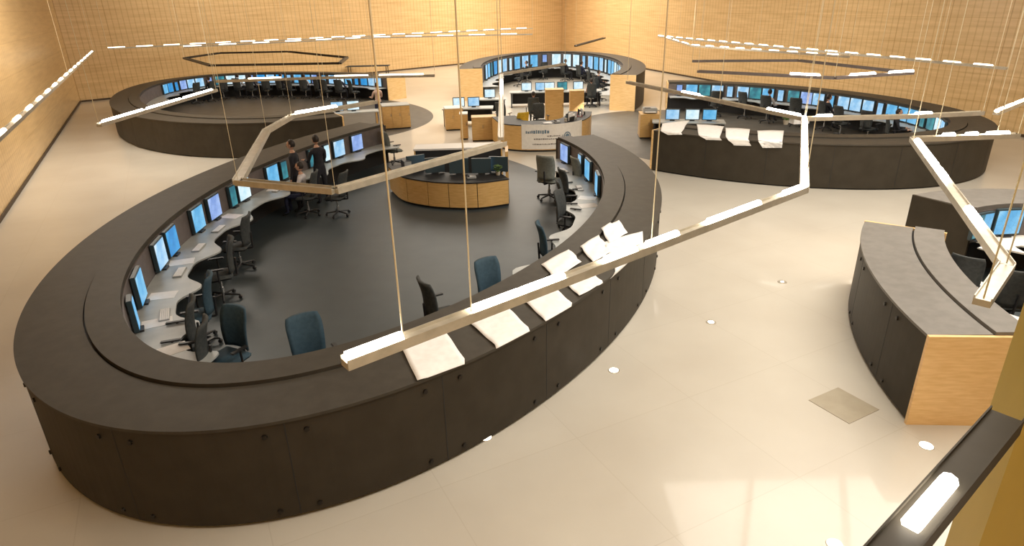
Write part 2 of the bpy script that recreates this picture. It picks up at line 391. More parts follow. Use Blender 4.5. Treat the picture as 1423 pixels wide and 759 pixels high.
for k, (x, y, kd, m) in enumerate(AM):
    i = RA.near(at(x, y, 0.95), 1.28); p = RA.P(i, 1.215)
    put_monitor(p, 0.68, ring_ang(RA, i), kd, m, '%s %s monitor in left arc of near oval, %s from the front' % (SCRN[m], 'narrow' if kd == 'slim' else 'square', ORD[k]), 'monitors in the left arc of the near oval console')
for k, (x, y, kd, m) in enumerate([(812, 211, 'big', 5), (822, 226, 'slim', 2), (828, 236, 'big', 0), (836, 256, 'big', 0)]):
    i = RA.near(at(x, y, 0.95), 1.28); p = RA.P(i, 1.215)
    put_monitor(p, 0.68, ring_ang(RA, i), kd, m, '%s monitor in right arc of near oval, %s from the opening' % (SCRN[m], ORD[k]), 'monitors in the right arc of the near oval console')
def row(ring, ia, ib, n, where, frm, kinds='big', skip=(), sc=1.0):
    L = ring.length(ia, ib, 1.25); rng = random.Random(where)
    for k in range(n):
        if k in skip: continue
        i = ring.walk(ia, L * (k + 0.5) / n, 1.25); m = rng.choice([0, 0, 2, 2, 5, 3, 4, 1]); kd = 'big' if k % 4 != 3 else 'slim'
        o = put_monitor(ring.P(i, 1.215), 0.68, ring_ang(ring, i), kd, m, '%s monitor in the %s, %s from %s' % (SCRN[m], where, ORD[k], frm), 'monitors in the ' + where)
        o.scale = (1.0 + (sc - 1) * 0.3, 1, sc)
def span(ring, i0, i1, pa, pb):
    a = ring.near(pa, 0.6); b = ring.near(pb, 0.6)
    while a < i0: a += ring.N
    while b < i0: b += ring.N
    return (a, b) if a < b else (b, a)
def back(ring, i0, i1, pend, pfar):
    a = ring.near(pend, 0.6); b = ring.near(pfar, 0.6)
    while a < i0 - 60: a += ring.N
    while b < i0 - 60: b += ring.N
    return (max(min(a, b), i0 + 8), min(max(a, b), i1 - 8))
BB = back(RB, B0, B1, at(560, 106, 1.25), at(196, 118, 1.25)); row(RB, *BB, 26, 'far left oval', 'its right end' if BB[0] < B0 + 200 else 'its left end')
row(RC, C0 + 10, C1 - 70, 30, 'farthest oval', 'its left end' if RC.P(C0).x < RC.P(C1).x else 'its right end', sc=1.65)
DB = back(RD, D0, D1, at(936, 114, 1.25), at(1372, 172, 1.25)); row(RD, *DB, 24, 'right rear oval', 'its left end' if RD.P(DB[0]).x < RD.P(DB[1]).x else 'its right end')
def px_x(v, z):
    c = ROT.transposed() @ Vector((v.x, v.y, z - CAMZ)); return CX + F * c.x / -c.z
for k, (x, kd, m) in enumerate([(1345, 'slim', 3), (1368, 'slim', 0), (1400, 'big', 0)]):
    i = min(range(G2, G3), key=lambda i: abs(px_x(RG.P(i, 1.25), 0.95) - x))
    o = put_monitor(RG.P(i, 1.215), 0.68, ring_ang(RG, i), kd, m, '%s monitor of right edge console, %s from its left end' % (SCRN[m], ORD[k]), 'monitors of the console at the right edge')

# ------------------------------------------------------------------ chairs
def make_chair(cm='chair'):
    t = thing('task_chair', 'chair', 'chair')
    for k in range(5):
        a = 2 * PI * k / 5; c, s = math.cos(a), math.sin(a)
        bm = bmesh.new(); cyl(bm, (0.03 * c, 0.03 * s, 0.11), (0.30 * c, 0.30 * s, 0.075), 0.026, 0.017, 8); l = obj('base_leg', bm, M['plastic'], t)
        bm = bmesh.new(); cyl(bm, (0.30 * c - 0.02 * s, 0.30 * s + 0.02 * c, 0.032), (0.30 * c + 0.02 * s, 0.30 * s - 0.02 * c, 0.032), 0.032, 0.032, 10); cyl(bm, (0.30 * c, 0.30 * s, 0.03), (0.30 * c, 0.30 * s, 0.08), 0.009, 0.009, 6)
        obj('caster', bm, M['plastic'], l)
    bm = bmesh.new(); cyl(bm, (0, 0, 0.08), (0, 0, 0.25), 0.035, 0.035); cyl(bm, (0, 0, 0.25), (0, 0, 0.44), 0.022, 0.022); box(bm, -0.12, -0.12, 0.41, 0.12, 0.12, 0.45); obj('gas_column', bm, M['chrome'], t)
    bm = bmesh.new(); box(bm, -0.25, -0.25, 0.45, 0.25, 0.24, 0.535, 0.035)
    for v in bm.verts:
        if v.co.y < -0.15: v.co.z -= 0.03 * (-v.co.y - 0.15) / 0.1
    obj('seat', bm, M[cm], t, True)
    bm = bmesh.new(); nx, nz = 8, 10; g = {}
    for f in (0, 1):
        for i in range(nx + 1):
            for j in range(nz + 1):
                u = i / nx * 2 - 1; v = j / nz
                hw = 0.245 * (1 - 0.20 * max(0, v - 0.75) ** 2 * 16 * 0.6 - 0.1 * (1 - v) ** 2)
                x = u * hw; z = 0.56 + v * 0.60; y = 0.235 + 0.10 * v - 0.045 * math.sin(v * PI * 0.9) - 0.05 * u * u + (0.055 if f else 0) * (1 - 0.5 * abs(u) ** 3)
                g[f, i, j] = bm.verts.new((x, y, z))
    for i in range(nx):
        for j in range(nz):
            bm.faces.new((g[0, i, j], g[0, i + 1, j], g[0, i + 1, j + 1], g[0, i, j + 1])); bm.faces.new((g[1, i, j], g[1, i, j + 1], g[1, i + 1, j + 1], g[1, i + 1, j]))
    for i in range(nx):
        for j in (0, nz): bm.faces.new((g[0, i, j], g[0, i + 1, j], g[1, i + 1, j], g[1, i, j]))
    for j in range(nz):
        for i in (0, nx): bm.faces.new((g[0, i, j], g[0, i, j + 1], g[1, i, j + 1], g[1, i, j]))
    obj('backrest', bm, M[cm], t, True)
    bm = bmesh.new(); cyl(bm, (0, 0.10, 0.43), (0, 0.30, 0.45), 0.022, 0.02, 8); cyl(bm, (0, 0.30, 0.45), (0, 0.32, 0.78), 0.02, 0.018, 8); obj('back_stem', bm, M['plastic'], t)
    for s in (-1, 1):
        bm = bmesh.new(); cyl(bm, (0.20 * s, 0.0, 0.44), (0.31 * s, 0.0, 0.46), 0.016, 0.016, 8); cyl(bm, (0.31 * s, 0, 0.46), (0.31 * s, 0.0, 0.69), 0.016, 0.016, 8)
        box(bm, 0.31 * s - 0.035, -0.15, 0.69, 0.31 * s + 0.035, 0.12, 0.715, 0.01); obj('armrest', bm, M['plastic'], t)
    return t
CH = {}
def put_chair(p, ang, label, cm='chair', group='task chairs at the consoles', sc=1.0):
    if cm not in CH: CH[cm] = make_chair(cm); o = CH[cm]
    else: o = copy_tree(CH[cm])
    o.location = (p[0], p[1], 0.005); o.rotation_euler = (0, 0, ang); o['label'] = label; o['group'] = group; o.scale = (sc, sc, sc)
    return o
def face(p, q):                     # chair local -y points from p to q
    return math.atan2(q[1] - p[1], q[0] - p[0]) + PI / 2
def chair_top(px, py, ring, label, cm='chair', turn=0.0, z=1.13, back=0.33, sc=1.0):
    q = at(px, py, z); i = ring.near(q, 0.0)
    e = ring.P(i); ang = face(q, e) + turn
    f = Vector((math.sin(ang), -math.cos(ang)))
    return put_chair((q.x + f.x * back, q.y + f.y * back), ang, label, cm, sc=sc)
chair_top(418, 440, RA, 'blue backed task chair under the front rim, left of the hanging lamp end', 'chairblue', 0.15)
chair_top(585, 393, RA, 'dark task chair seen side-on under the front rim, beside a cable', 'chair', 1.25)
chair_top(672, 362, RA, 'blue task chair half hidden by the front rim, below the right cable', 'chairblue', -0.3)
chair_top(747, 313, RA, 'blue grey task chair left of the black chairs in the right arc', 'chairblue', 0.5)
put_chair((1.06, 16.75), face((0, 0), (0.5, 1)), 'grey tall backed task chair in the open oval, right of the low desk', 'chairgrey', sc=1.08)
put_chair((1.55, 15.5), face((0, 0), (1, 0.3)), 'black task chair pushed to the right arc, behind the two others', 'chair')
put_chair((1.42, 14.3), face((0, 0), (1, -0.1)), 'black task chair at the middle of the right arc', 'chair')
put_chair((1.30, 13.3), face((0, 0), (0.8, -0.4)), 'black task chair in the right arc, nearest the front rim', 'chair')
put_chair((1.98, 16.75), face((0, 0), (1, 0.4)), 'grey task chair at the desk below the right arc screens', 'chairgrey')
chair_top(322, 333, RA, 'grey black task chair at left arc, farthest back of its cluster', 'chair', 0.2)
chair_top(292, 384, RA, 'dark blue task chair in the middle of the left arc cluster', 'chairblue', -0.1)
chair_top(329, 428, RA, 'blue task chair in the left arc, nearest the front rim', 'chairblue', 0.4)
chair_top(268, 418, RA, 'black task chair tucked at the leftmost desk of the near oval', 'chair', -0.2)
chair_top(345, 300, RA, 'black task chair at left arc, below the white monitor', 'chair', 0.0)
chair_top(285, 448, RA, 'black task chair low at the left end, beside the front rim', 'chair', -0.5)
chair_top(480, 240, RA, 'black task chair before the two pale monitors at the left arc end', 'chair', 0.0)
put_chair((-3.85, 21.2), face((0, 0), (1, 0.6)), 'dark green grey task chair standing alone in the oval opening', 'chairgrey')
p = at(1352, 352, 1.13); put_chair((p.x, p.y), face(p, at(1375, 330, 1.1)) , 'black task chair at right edge before the cyan monitors', 'chair')
p = at(1400, 372, 1.1); put_chair((p.x + .1, p.y), face(p, at(1410, 330, 1.1)) + 0.5, 'black task chair at the extreme right edge, behind the crossing lamp bar', 'chair')

# ------------------------------------------------------------------ people
def body_mesh(verts, edges, name='body'):
    me = bpy.data.meshes.new(name); me.from_pydata([v[0] for v in verts], edges, []); o = bpy.data.objects.new(name, me); COL.objects.link(o)
    sk = o.modifiers.new('skin', 'SKIN'); 
    if not me.skin_vertices: 
        bpy.context.view_layer.objects.active = o
    me.update()
    for i, v in enumerate(verts):
        sv = me.skin_vertices[0].data[i]; r = v[1]; sv.radius = r if isinstance(r, tuple) else (r, r); sv.use_root = (i == 0)
    sb = o.modifiers.new('sub', 'SUBSURF'); sb.levels = 1; sb.render_levels = 1
    dg = bpy.context.evaluated_depsgraph_get(); ev = o.evaluated_get(dg); nm = bpy.data.meshes.new_from_object(ev)
    bpy.data.objects.remove(o); return nm
def person(pose, shirt, trousers, label, hair='hair', armreach=0.0, group='people at work in the control room', turn=0):
    t = thing('person', label, 'person', group=group)
    sit = pose == 'sit'
    hz = 0.50 if sit else 0.93
    V = []; E = []
    def add(co, r, par=None):
        V.append((co, r)); 
        if par is not None: E.append((par, len(V) - 1))
        return len(V) - 1
    pel = add((0, 0, hz), (0.15, 0.11)); wai = add((0, 0.0, hz + 0.20), (0.135, 0.10), pel); che = add((0, 0.01, hz + 0.40), (0.165, 0.115), wai)
    upc = add((0, 0.015, hz + 0.50), (0.12, 0.085), che); nek = add((0, 0.0, hz + 0.58), 0.055, upc); hb = add((0, -0.015, hz + 0.64), 0.055, nek)
    ends = []
    for s in (-1, 1):
        sh = add((0.185 * s, 0.015, hz + 0.47), 0.062, upc)
        if sit or armreach:
            el = add((0.24 * s, -0.08, hz + 0.22), 0.045, sh); wr = add((0.19 * s, -0.32, hz + 0.22), 0.030, el); ha = add((0.18 * s, -0.39, hz + 0.22), (0.038, 0.020), wr)
            ends.append((V[ha][0], Vector((0, -1, -0.15)), s))
        else:
            el = add((0.235 * s, 0.03, hz + 0.19), 0.045, sh); wr = add((0.25 * s, -0.04, hz - 0.05), 0.030, el); ha = add((0.25 * s, -0.055, hz - 0.12), (0.022, 0.038), wr)
            ends.append((V[ha][0], Vector((0, -0.15, -1)), s))
        if sit:
            hp = add((0.10 * s, -0.03, hz), 0.09, pel); kn = add((0.13 * s, -0.42, hz + 0.02), 0.062, hp); ca = add((0.13 * s, -0.43, hz - 0.18), 0.055, kn); an = add((0.13 * s, -0.42, 0.09), 0.038, ca); to = add((0.14 * s, -0.58, 0.04), 0.036, an)
        else:
            hp = add((0.10 * s, 0.0, hz - 0.08), 0.092, pel); kn = add((0.11 * s, -0.02, 0.49), 0.06, hp); ca = add((0.115 * s, 0.01, 0.34), 0.055, kn); an = add((0.12 * s, 0.02, 0.09), 0.038, ca); to = add((0.14 * s, -0.13, 0.04), 0.036, an)
    me = body_mesh(V, E)
    bm = bmesh.new(); bm.from_mesh(me); bpy.data.meshes.remove(me)
    zh = hz + 0.755
    for f in bm.faces:
        c = f.calc_center_median()
        handish = any((c - Vector(e[0])).length < 0.085 for e in ends)
        if handish or c.z > hz + 0.565: f.material_index = 2
        elif sit and c.z < hz + 0.11 and not (abs(c.x) > 0.2 and c.z > hz + .08): f.material_index = 1
        elif not sit and c.z < hz + 0.06 and abs(c.x) < 0.215: f.material_index = 1
        else: f.material_index = 0
        if c.z < 0.085: f.material_index = 3
    n0 = len(bm.faces)
    ball(bm, (0, -0.012, zh), (0.075, 0.093, 0.115), 16)
    for s in (-1, 1): ball(bm, (0.076 * s, -0.005, zh - 0.005), (0.012, 0.02, 0.032), 8)
    cyl(bm, (0, -0.098, zh + 0.015), (0, -0.118, zh - 0.022), 0.008, 0.015, 8)
    for (hp_, d, s) in ends:
        hp_ = Vector(hp_); d = d.normalized(); side = Vector((1, 0, 0)) if d.z > -0.5 else Vector((0, 1, 0))
        nrm = d.cross(side)
        for k, (off, ln) in enumerate(((-0.030, 0.062), (-0.010, 0.075), (0.011, 0.070), (0.030, 0.052))):
            a0 = hp_ + side * off + d * 0.02; a1 = a0 + d * ln * 0.55; a2 = a1 + (d * 0.75 + nrm * (0.5 if d.z > -0.5 else -0.3 * s)).normalized() * ln * 0.45
            cyl(bm, a0, a1, 0.0095, 0.0085, 7); cyl(bm, a1, a2, 0.0085, 0.006, 7)
        th = hp_ - side * 0.032 * (s if d.z > -0.5 else -1); cyl(bm, th, th + (d * 0.6 - side * 0.6 * (s if d.z > -0.5 else -1)) * 0.05, 0.011, 0.008, 7)
    bm.faces.ensure_lookup_table()
    for f in list(bm.faces)[n0:]: f.material_index = 2
    n1 = len(bm.faces)
    for s in (-1, 1): ball(bm, (0.030 * s, -0.098, zh + 0.012), (0.012, 0.008, 0.007), 8)
    box(bm, -0.024, -0.104, zh - 0.052, 0.024, -0.092, zh - 0.045)
    bm.faces.ensure_lookup_table()
    for f in list(bm.faces)[n1:]: f.material_index = 3
    obj('body', bm, [M[shirt], M[trousers], M['skin'], M['eye']], t, True)
    bm = bmesh.new(); ball(bm, (0, 0.008, zh + 0.018), (0.084, 0.098, 0.115), 16)
    bmesh.ops.delete(bm, geom=[v for v in bm.verts if v.co.z < zh - 0.06 or (v.co.y < -0.045 and v.co.z < zh + 0.055)], context='VERTS')
    obj('hair', bm, M[hair], t, True)
    return t
PP = {}
def put_person(p, ang, label, pose='stand', shirt='darkcloth', trousers='darkcloth', sc=1.0, reach=0):
    key = (pose, shirt, trousers, reach)
    if key not in PP: PP[key] = person(pose, shirt, trousers, label, armreach=reach); o = PP[key]
    else: o = copy_tree(PP[key])
    o.location = (p[0], p[1], 0.006); o.rotation_euler = (0, 0, ang); o['label'] = label; o.scale = (sc, sc, sc); return o
q = at(404, 200, 1.78); put_person(q, face(q, RA.P(RA.near(q))) + 0.2, 'person in black standing at the left arc, left of the two', sc=1.04)
q = at(438, 193, 1.78); put_person(q, face(q, RA.P(RA.near(q))) - 0.5, 'person in black standing at the left arc with arms forward, right of the two', reach=1, sc=1.04)
q = at(417, 214, 1.6); put_person((q.x - 0.1, q.y + 0.1), face(q, RA.P(RA.near(q))) + 0.2, 'person in navy and white seated between the two standing people', 'sit', 'whitecloth', 'navy')
put_chair((q.x + 0.0, q.y + 0.0), face(q, RA.P(RA.near(q))) + 0.2, 'black task chair under the person between the two standing people')
q = at(523, 118, 1.68); put_person(q, face(q, at(480, 130, 1)), 'person in pale pink top and dark trousers standing in the left oval opening', 'stand', 'pinkcloth', 'navy', sc=0.98, reach=1)
q = (1.1, 28.2); put_person(q, face(q, (1.3, 33)), 'person in white shirt seated behind the banner desk', 'sit', 'whitecloth', 'darkcloth')
put_chair((1.1, 28.25), face(q, (1.3, 33)), 'dark task chair under the white shirted person', 'chair')
q = at(822, 110, 1.35); put_person((q.x, q.y), face(q, (4, 45)), 'person in pinkish top seated left of the maple end panel', 'sit', 'pinkcloth', 'darkcloth')
put_chair((q.x, q.y + 0.03), face(q, (4, 45)), 'dark task chair under the person beside the maple end panel', 'chair')

def ring_seats(ring, ia, ib, n, where, people, frm):
    L = ring.length(ia, ib, 2.5)
    for k in range(n):
        i = ring.walk(ia, L * (k + 0.5) / n, 2.5); p = ring.P(i, 2.45 + 0.2 * ((k * 7) % 3 - 1)); ang = face(p, ring.P(i)) + 0.3 * ((k * 5) % 3 - 1)
        put_chair(p, ang, 'dark task chair in the %s, %s from %s' % (where, ORD[k], frm))
        if k in people:
            f = Vector((math.sin(ang), -math.cos(ang)))
            put_person((p.x + f.x * 0.02, p.y + f.y * 0.02), ang, 'person in %s seated in the %s on chair %s from %s' % ('navy' if people[k] == 'navy' else 'white' if people[k] == 'whitecloth' else 'black', where, ORD[k], frm), 'sit', people[k], 'darkcloth')
ring_seats(RB, BB[0] + 20, BB[1] - 30, 13, 'far left oval', {1: 'navy', 3: 'darkcloth', 4: 'whitecloth', 6: 'darkcloth', 8: 'darkcloth', 9: 'whitecloth', 11: 'darkcloth'}, 'its right end')
ring_seats(RC, C0 + 60, C1 - 130, 9, 'farthest oval', {1: 'darkcloth', 4: 'navy', 5: 'darkcloth', 7: 'darkcloth'}, 'its left end')
ring_seats(RD, DB[0] + 40, DB[1] - 60, 8, 'right rear oval', {0: 'darkcloth', 3: 'darkcloth', 5: 'whitecloth'}, 'its left end')

# chairs and a table standing loose behind the far left oval
for k, (px, py) in enumerate([(494, 98), (530, 97), (562, 94), (577, 93), (590, 92)]):
    q = at(px, py, 0); 
    if q.y > 56: q *= 56 / q.y
    put_chair(q, 0.9 * k, 'dark chair standing behind the far left oval, %s from the left' % ORD[k], 'chair', 'loose chairs behind the far left oval')
q = at(512, 98, 0); q *= min(1, 50 / q.y)
tb = thing('meeting_table', 'dark small meeting table behind the far left oval', 'table', q)
bm = bmesh.new(); box(bm, -1.6, -0.5, 0.70, 1.6, 0.5, 0.74, 0.01); obj('table_top', bm, M['chair'], tb)
for sx in (-1, 1):
    for sy in (-1, 1):
        bm = bmesh.new(); cyl(bm, (1.4 * sx, 0.4 * sy, 0), (1.4 * sx, 0.4 * sy, 0.70), 0.03); obj('leg', bm, M['plastic'], tb)

# ------------------------------------------------------------------ wooden desks in the middle
def front_arc(pts, n=24):
    """smooth curve through points (Catmull-Rom)"""
    P = [Vector(p[:2]) for p in pts]; P = [P[0] * 2 - P[1]] + P + [P[-1] * 2 - P[-2]]; out = []
    for i in range(1, len(P) - 2):
        for k in range(n):
            t = k / n; out.append(0.5 * ((2 * P[i]) + (P[i + 1] - P[i - 1]) * t + (2 * P[i - 1] - 5 * P[i] + 4 * P[i + 1] - P[i + 2]) * t * t + (3 * P[i] - P[i - 1] - 3 * P[i + 1] + P[i + 2]) * t ** 3))
    out.append(P[-2]); return out
def offs(c, d):
    out = []
    for i in range(len(c)):
        t = (c[min(i + 1, len(c) - 1)] - c[max(i - 1, 0)]).normalized(); out.append(c[i] + Vector((-t.y, t.x)) * d)
    return out
def strip(c, d0, d1, z0, z1):
    return prism([tuple(p) for p in offs(c, d0)] + [tuple(p) for p in offs(c, d1)[::-1]], z0, z1)
def curved_desk(label, pts, seams, H, depth, name='curved_desk', top='whitedesk', tops=True):
    c = front_arc(pts, 12); n = len(c) - 1
    t = thing(name, label, 'desk', (0, 0, 0))
    ed = [0] + [int(s * n) for s in seams] + [n]
    for a, b in zip(ed, ed[1:]):
        seg = c[a:b + 1]
        d = (seg[-1] - seg[-2]).normalized() * 0.02; seg = seg[:-1] + [seg[-1] - d]
        obj('front_panel', strip(seg, 0.0, 0.03, 0.07, H - 0.03), M['wood'], t)
    obj('carcass', strip(c, 0.03, depth * 0.5, 0.07, H - 0.05), M['dark'], t)
    obj('plinth', strip(c, 0.05, depth * 0.5, 0.0, 0.07), M['dark'], t)
    obj('desk_top', strip(c, -0.01, depth, H - 0.03, H), M[top], t)
    obj('back_support', strip(c, depth - 0.08, depth - 0.04, 0.0, H - 0.03), M['wood'], t)
    return t, c
g1p = [(-3.45, 17.9), (-2.95, 16.8), (-2.3, 16.25), (-1.64, 15.98), (-0.83, 15.90), (-0.02, 16.2)]
g1, c1 = curved_desk('low maple curved desk with black computers inside the near oval', g1p, (0.27, 0.45, 0.62, 0.8), 0.74, 0.95, top='dark')
# upright maple panel and raised shelf of that desk
obj('side_panel', B(-0.06, -0.4, 0, 0.02, 0.4, 1.30, mtx=Matrix.Translation((-0.05, 17.25, 0))), M['wood'], g1)
sh = thing('shelf_unit', 'low dark shelf unit with white top behind the black computers', 'shelf', (-1.5, 18.9, 0), 0.03)
obj('shelf_top', B(-1.3, -0.35, 1.02, 1.3, 0.35, 1.07), M['whitedesk'], sh); obj('carcass', B(-1.25, -0.3, 0.0, 1.25, 0.3, 1.02), M['dark'], sh)
obj('side_panel', B(-1.29, -0.33, 0.0, -1.25, 0.33, 1.02), M['wood'], sh); obj('side_panel', B(1.25, -0.33, 0.0, 1.29, 0.33, 1.02), M['wood'], sh)
for k, (x, y, a, m) in enumerate([(-2.55, 17.25, 0.5, 3), (-2.0, 16.9, 0.3, 3), (-1.35, 16.75, 0.1, 3), (-0.75, 16.7, 0.0, 3), (-0.3, 16.85, -0.2, 3)]):
    o = put_monitor((x, y), 0.74, a + PI, 'desk', 2, 'black monitor seen from behind on the low maple desk, %s from the left' % ORD[k], 'monitors on the low maple desk', 'desktop_monitor')
tw = thing('computer_tower', 'black computer case at the left of the low maple desk', 'computer', (-2.75, 16.98, 0.74), 0.4)
obj('case', B(-0.1, -0.05, 0, 0.1, 0.32, 0.34, bev=0.01), M['plastic'], tw); obj('front_bezel', B(-0.095, -0.065, 0.01, 0.095, -0.05, 0.33), M['greyplastic'], tw)
pr = thing('desk_phone', 'grey phone console on the low maple desk', 'phone', (-1.0, 16.35, 0.74), 0.1)
obj('base', B(-0.12, -0.09, 0, 0.12, 0.09, 0.05, bev=0.01), M['greyplastic'], pr); obj('handset', B(-0.11, -0.08, 0.05, -0.05, 0.08, 0.085, bev=0.01), M['plastic'], pr)

g2p = [(-0.62, 24.6), (-0.27, 23.25), (0.3, 22.75), (0.95, 22.6), (1.75, 22.65), (2.5, 23.15), (3.0, 24.1), (3.25, 25.3)]
g2, c2 = curved_desk('high maple curved desk carrying the white banner', g2p, (0.17, 0.36, 0.62, 0.86), 0.95, 0.9, top='dark')
# banner on the desk front
ib = range(int(0.33 * (len(c2) - 1)), int(0.76 * (len(c2) - 1)) + 1); bc = [c2[i] for i in ib]
bt = thing('banner', 'white banner with faint lines and round emblem on the maple desk front', 'banner', (0, 0, 0))
obj('sheet', strip(bc, -0.012, -0.002, 0.10, 0.97), M['banner'], bt)
def on_banner(s, z, d=-0.014):
    i = s * (len(bc) - 1); k = min(int(i), len(bc) - 2); p = bc[k].lerp(bc[k + 1], i - k); t = (bc[k + 1] - bc[k]).normalized()
    return p + Vector((-t.y, t.x)) * d, t
def dash(bm, s0, s1, z, h):
    p, t = on_banner(s0, z, -0.017); q, _ = on_banner(s1, z, -0.017); n = Vector((-t.y, t.x)) * 0.004
    vs = [p, q, q + n, p + n]; b = [bm.verts.new((v.x, v.y, z)) for v in vs]; u = [bm.verts.new((v.x, v.y, z + h)) for v in vs]
    bm.faces.new(b[::-1]); bm.faces.new(u)
    for j in range(4): bm.faces.new((b[j], b[(j + 1) % 4], u[(j + 1) % 4], u[j]))
bm = bmesh.new(); rr = random.Random(3); s = 0.08
while s < 0.42:
    e = s + rr.uniform(0.018, 0.035); dash(bm, s, e, 0.655 + rr.uniform(-0.01, 0.01), rr.uniform(0.07, 0.13)); s = e + 0.01
obj('heading_text', bm, M['ink'], bt)
bm = bmesh.new()
for z, s0, s1 in ((0.54, 0.42, 0.62), (0.44, 0.22, 0.62), (0.26, 0.2, 0.62)):
    s = s0
    while s < s1:
        e = s + rr.uniform(0.012, 0.03); dash(bm, s, min(e, s1), z, rr.uniform(0.03, 0.05)); s = e + 0.008
obj('body_text', bm, M['ink2'], bt)
bm = bmesh.new(); p, tg = on_banner(0.72, 0.5, -0.016)
for k in range(20):                                  # ring emblem with a swept tail
    for r0, r1, a0, a1 in ((0.11, 0.15, 0, 2 * PI), (0.0, 0.085, 0, 2 * PI), (0.19, 0.215, PI * 0.9, PI * 1.75)):
        A_, B_ = a0 + (a1 - a0) * k / 20, a0 + (a1 - a0) * (k + 1) / 20
        vs = [bm.verts.new((p.x + tg.x * r * math.cos(a) + tg.y * 0.006, p.y + tg.y * r * math.cos(a) - tg.x * 0.006, 0.52 + r * math.sin(a))) for r, a in ((r0, A_), (r1, A_), (r1, B_), (r0, B_))]
        try: bm.faces.new(vs)
        except Exception: pass
bmesh.ops.remove_doubles(bm, verts=bm.verts, dist=1e-4)
obj('emblem', bm, M['ink'], bt)

def cabinet(label, x, y, w_, d, h, rz=0, top='wood', name='cabinet', doors=2):
    t = thing(name, label, 'cabinet', (x, y, 0), rz)
    obj('carcass', B(-w_ / 2, -d / 2 + 0.02, 0.05, w_ / 2, d / 2, h - 0.03), M['wood'], t); obj('plinth', B(-w_ / 2 + 0.02, -d / 2 + 0.04, 0, w_ / 2 - 0.02, d / 2 - 0.02, 0.05), M['dark'], t)
    obj('cabinet_top', B(-w_ / 2 - 0.01, -d / 2 - 0.01, h - 0.03, w_ / 2 + 0.01, d / 2 + 0.01, h), M[top], t)
    for k in range(doors):
        x0 = -w_ / 2 + w_ * k / doors + 0.006; x1 = -w_ / 2 + w_ * (k + 1) / doors - 0.006
        dd = obj('door', B(x0, -d / 2, 0.06, x1, -d / 2 + 0.018, h - 0.035), M['wood'], t); obj('handle', B(x1 - 0.05, -d / 2 - 0.02, h * 0.55, x1 - 0.035, -d / 2, h * 0.55 + 0.12), M['chrome'], dd)
    return t
cabinet('maple cabinet at the left edge of the banner desk group', -2.32, 27.5, 0.75, 0.8, 0.92, 0.15, 'whitedesk')
cabinet('wide low maple cabinet directly left of the banner desk', -0.95, 25.0, 0.95, 0.6, 0.92, 0.05)
cabinet('narrow maple cabinet left of the low cabinet with white top item', -1.75, 25.4, 0.3, 0.6, 1.0, 0.05, 'whitedesk', doors=1)
cabinet('tall maple cabinet in the middle behind the banner desk', 1.95, 27.6, 0.75, 0.6, 1.55, 0.0, doors=1)
cabinet('smaller maple cabinet to the right behind the banner desk', 3.0, 28.6, 0.6, 0.5, 1.35, 0.0, doors=1)
q = at(902, 193); cabinet('low maple cabinet with grey printer left of the right rear oval', q.x + 0.05, q.y + 0.4, 0.75, 0.8, 0.92, -0.1)
pt = thing('printer', 'grey printer on the low maple cabinet by the right rear oval', 'printer', (q.x + 0.05, q.y + 0.4, 0.92), -0.1)
obj('body', B(-0.26, -0.22, 0, 0.26, 0.24, 0.20, bev=0.02), M['greyplastic'], pt); obj('paper_tray', B(-0.2, -0.34, 0.05, 0.2, -0.22, 0.08), M['paper'], pt); obj('control_panel', B(-0.22, -0.20, 0.20, 0.0, -0.1, 0.215), M['plastic'], pt)
q = at(549, 180); cabinet('maple cabinet with grey top at the opening of the far left oval', q.x, q.y + 0.5, 1.15, 0.9, 1.0, 0.25, 'desk', doors=3)
q = at(481, 152, 1.0)
bd = thing('work_bench', 'grey bench with pale monitors by the far left oval opening', 'desk', (q.x, q.y, 0), 0.25)
obj('bench_top', B(-1.3, -0.35, 0.86, 1.3, 0.35, 0.90), M['desk'], bd)
for sx in (-1, 1): obj('leg_panel', B(1.2 * sx - 0.03, -0.3, 0, 1.2 * sx + 0.03, 0.3, 0.86), M['wood'], bd)
def on_bench(dx, dy): v = Matrix.Rotation(0.25, 3, 'Z') @ Vector((dx, dy, 0)); return (q.x + v.x, q.y + v.y)
for k, (dx, m) in enumerate(((-0.35, 2), (0.3, 4))):
    put_monitor(on_bench(dx, 0.15), 0.90, 0.25, 'desk', m, '%s monitor on the bench in the far left oval opening' % SCRN[m], 'monitors on the bench', 'desktop_monitor')
# benches behind the banner desk
def bench(label, x, y, w_, z=0.75, rz=0.0):
    t = thing('work_bench', label, 'desk', (x, y, 0), rz); obj('bench_top', B(-w_ / 2, -0.4, z - 0.04, w_ / 2, 0.4, z), M['desk'], t)
    for sx in (-1, 1): obj('leg_panel', B(sx * (w_ / 2 - 0.08) - 0.03, -0.36, 0, sx * (w_ / 2 - 0.08) + 0.03, 0.36, z - 0.04), M['plastic'], t)
    obj('modesty_panel', B(-w_ / 2 + 0.12, 0.30, 0.1, w_ / 2 - 0.12, 0.34, z - 0.04), M['dark'], t); return t
bench('bench with two pale blue monitors, left behind the banner desk', -1.75, 28.4, 2.2)
for k, (x, m) in enumerate(((-2.15, 2), (-1.5, 0))): put_monitor((x, 28.5), 0.75, 0.0 + 0.1, 'desk', 4 if k == 0 else 2, '%s monitor on the left bench behind the banner desk' % SCRN[4 if k == 0 else 2], 'monitors behind the banner desk', 'desktop_monitor')
bench('bench with a single white monitor behind the pale pair', -0.85, 31.0, 1.5)
put_monitor((-0.85, 31.1), 0.75, 0.0, 'desk', 4, 'single white monitor left of the hanging lamp bar', 'monitors behind the banner desk', 'desktop_monitor')
bench('long bench with a row of white monitors below the farthest oval', 2.4, 33.2, 4.6)
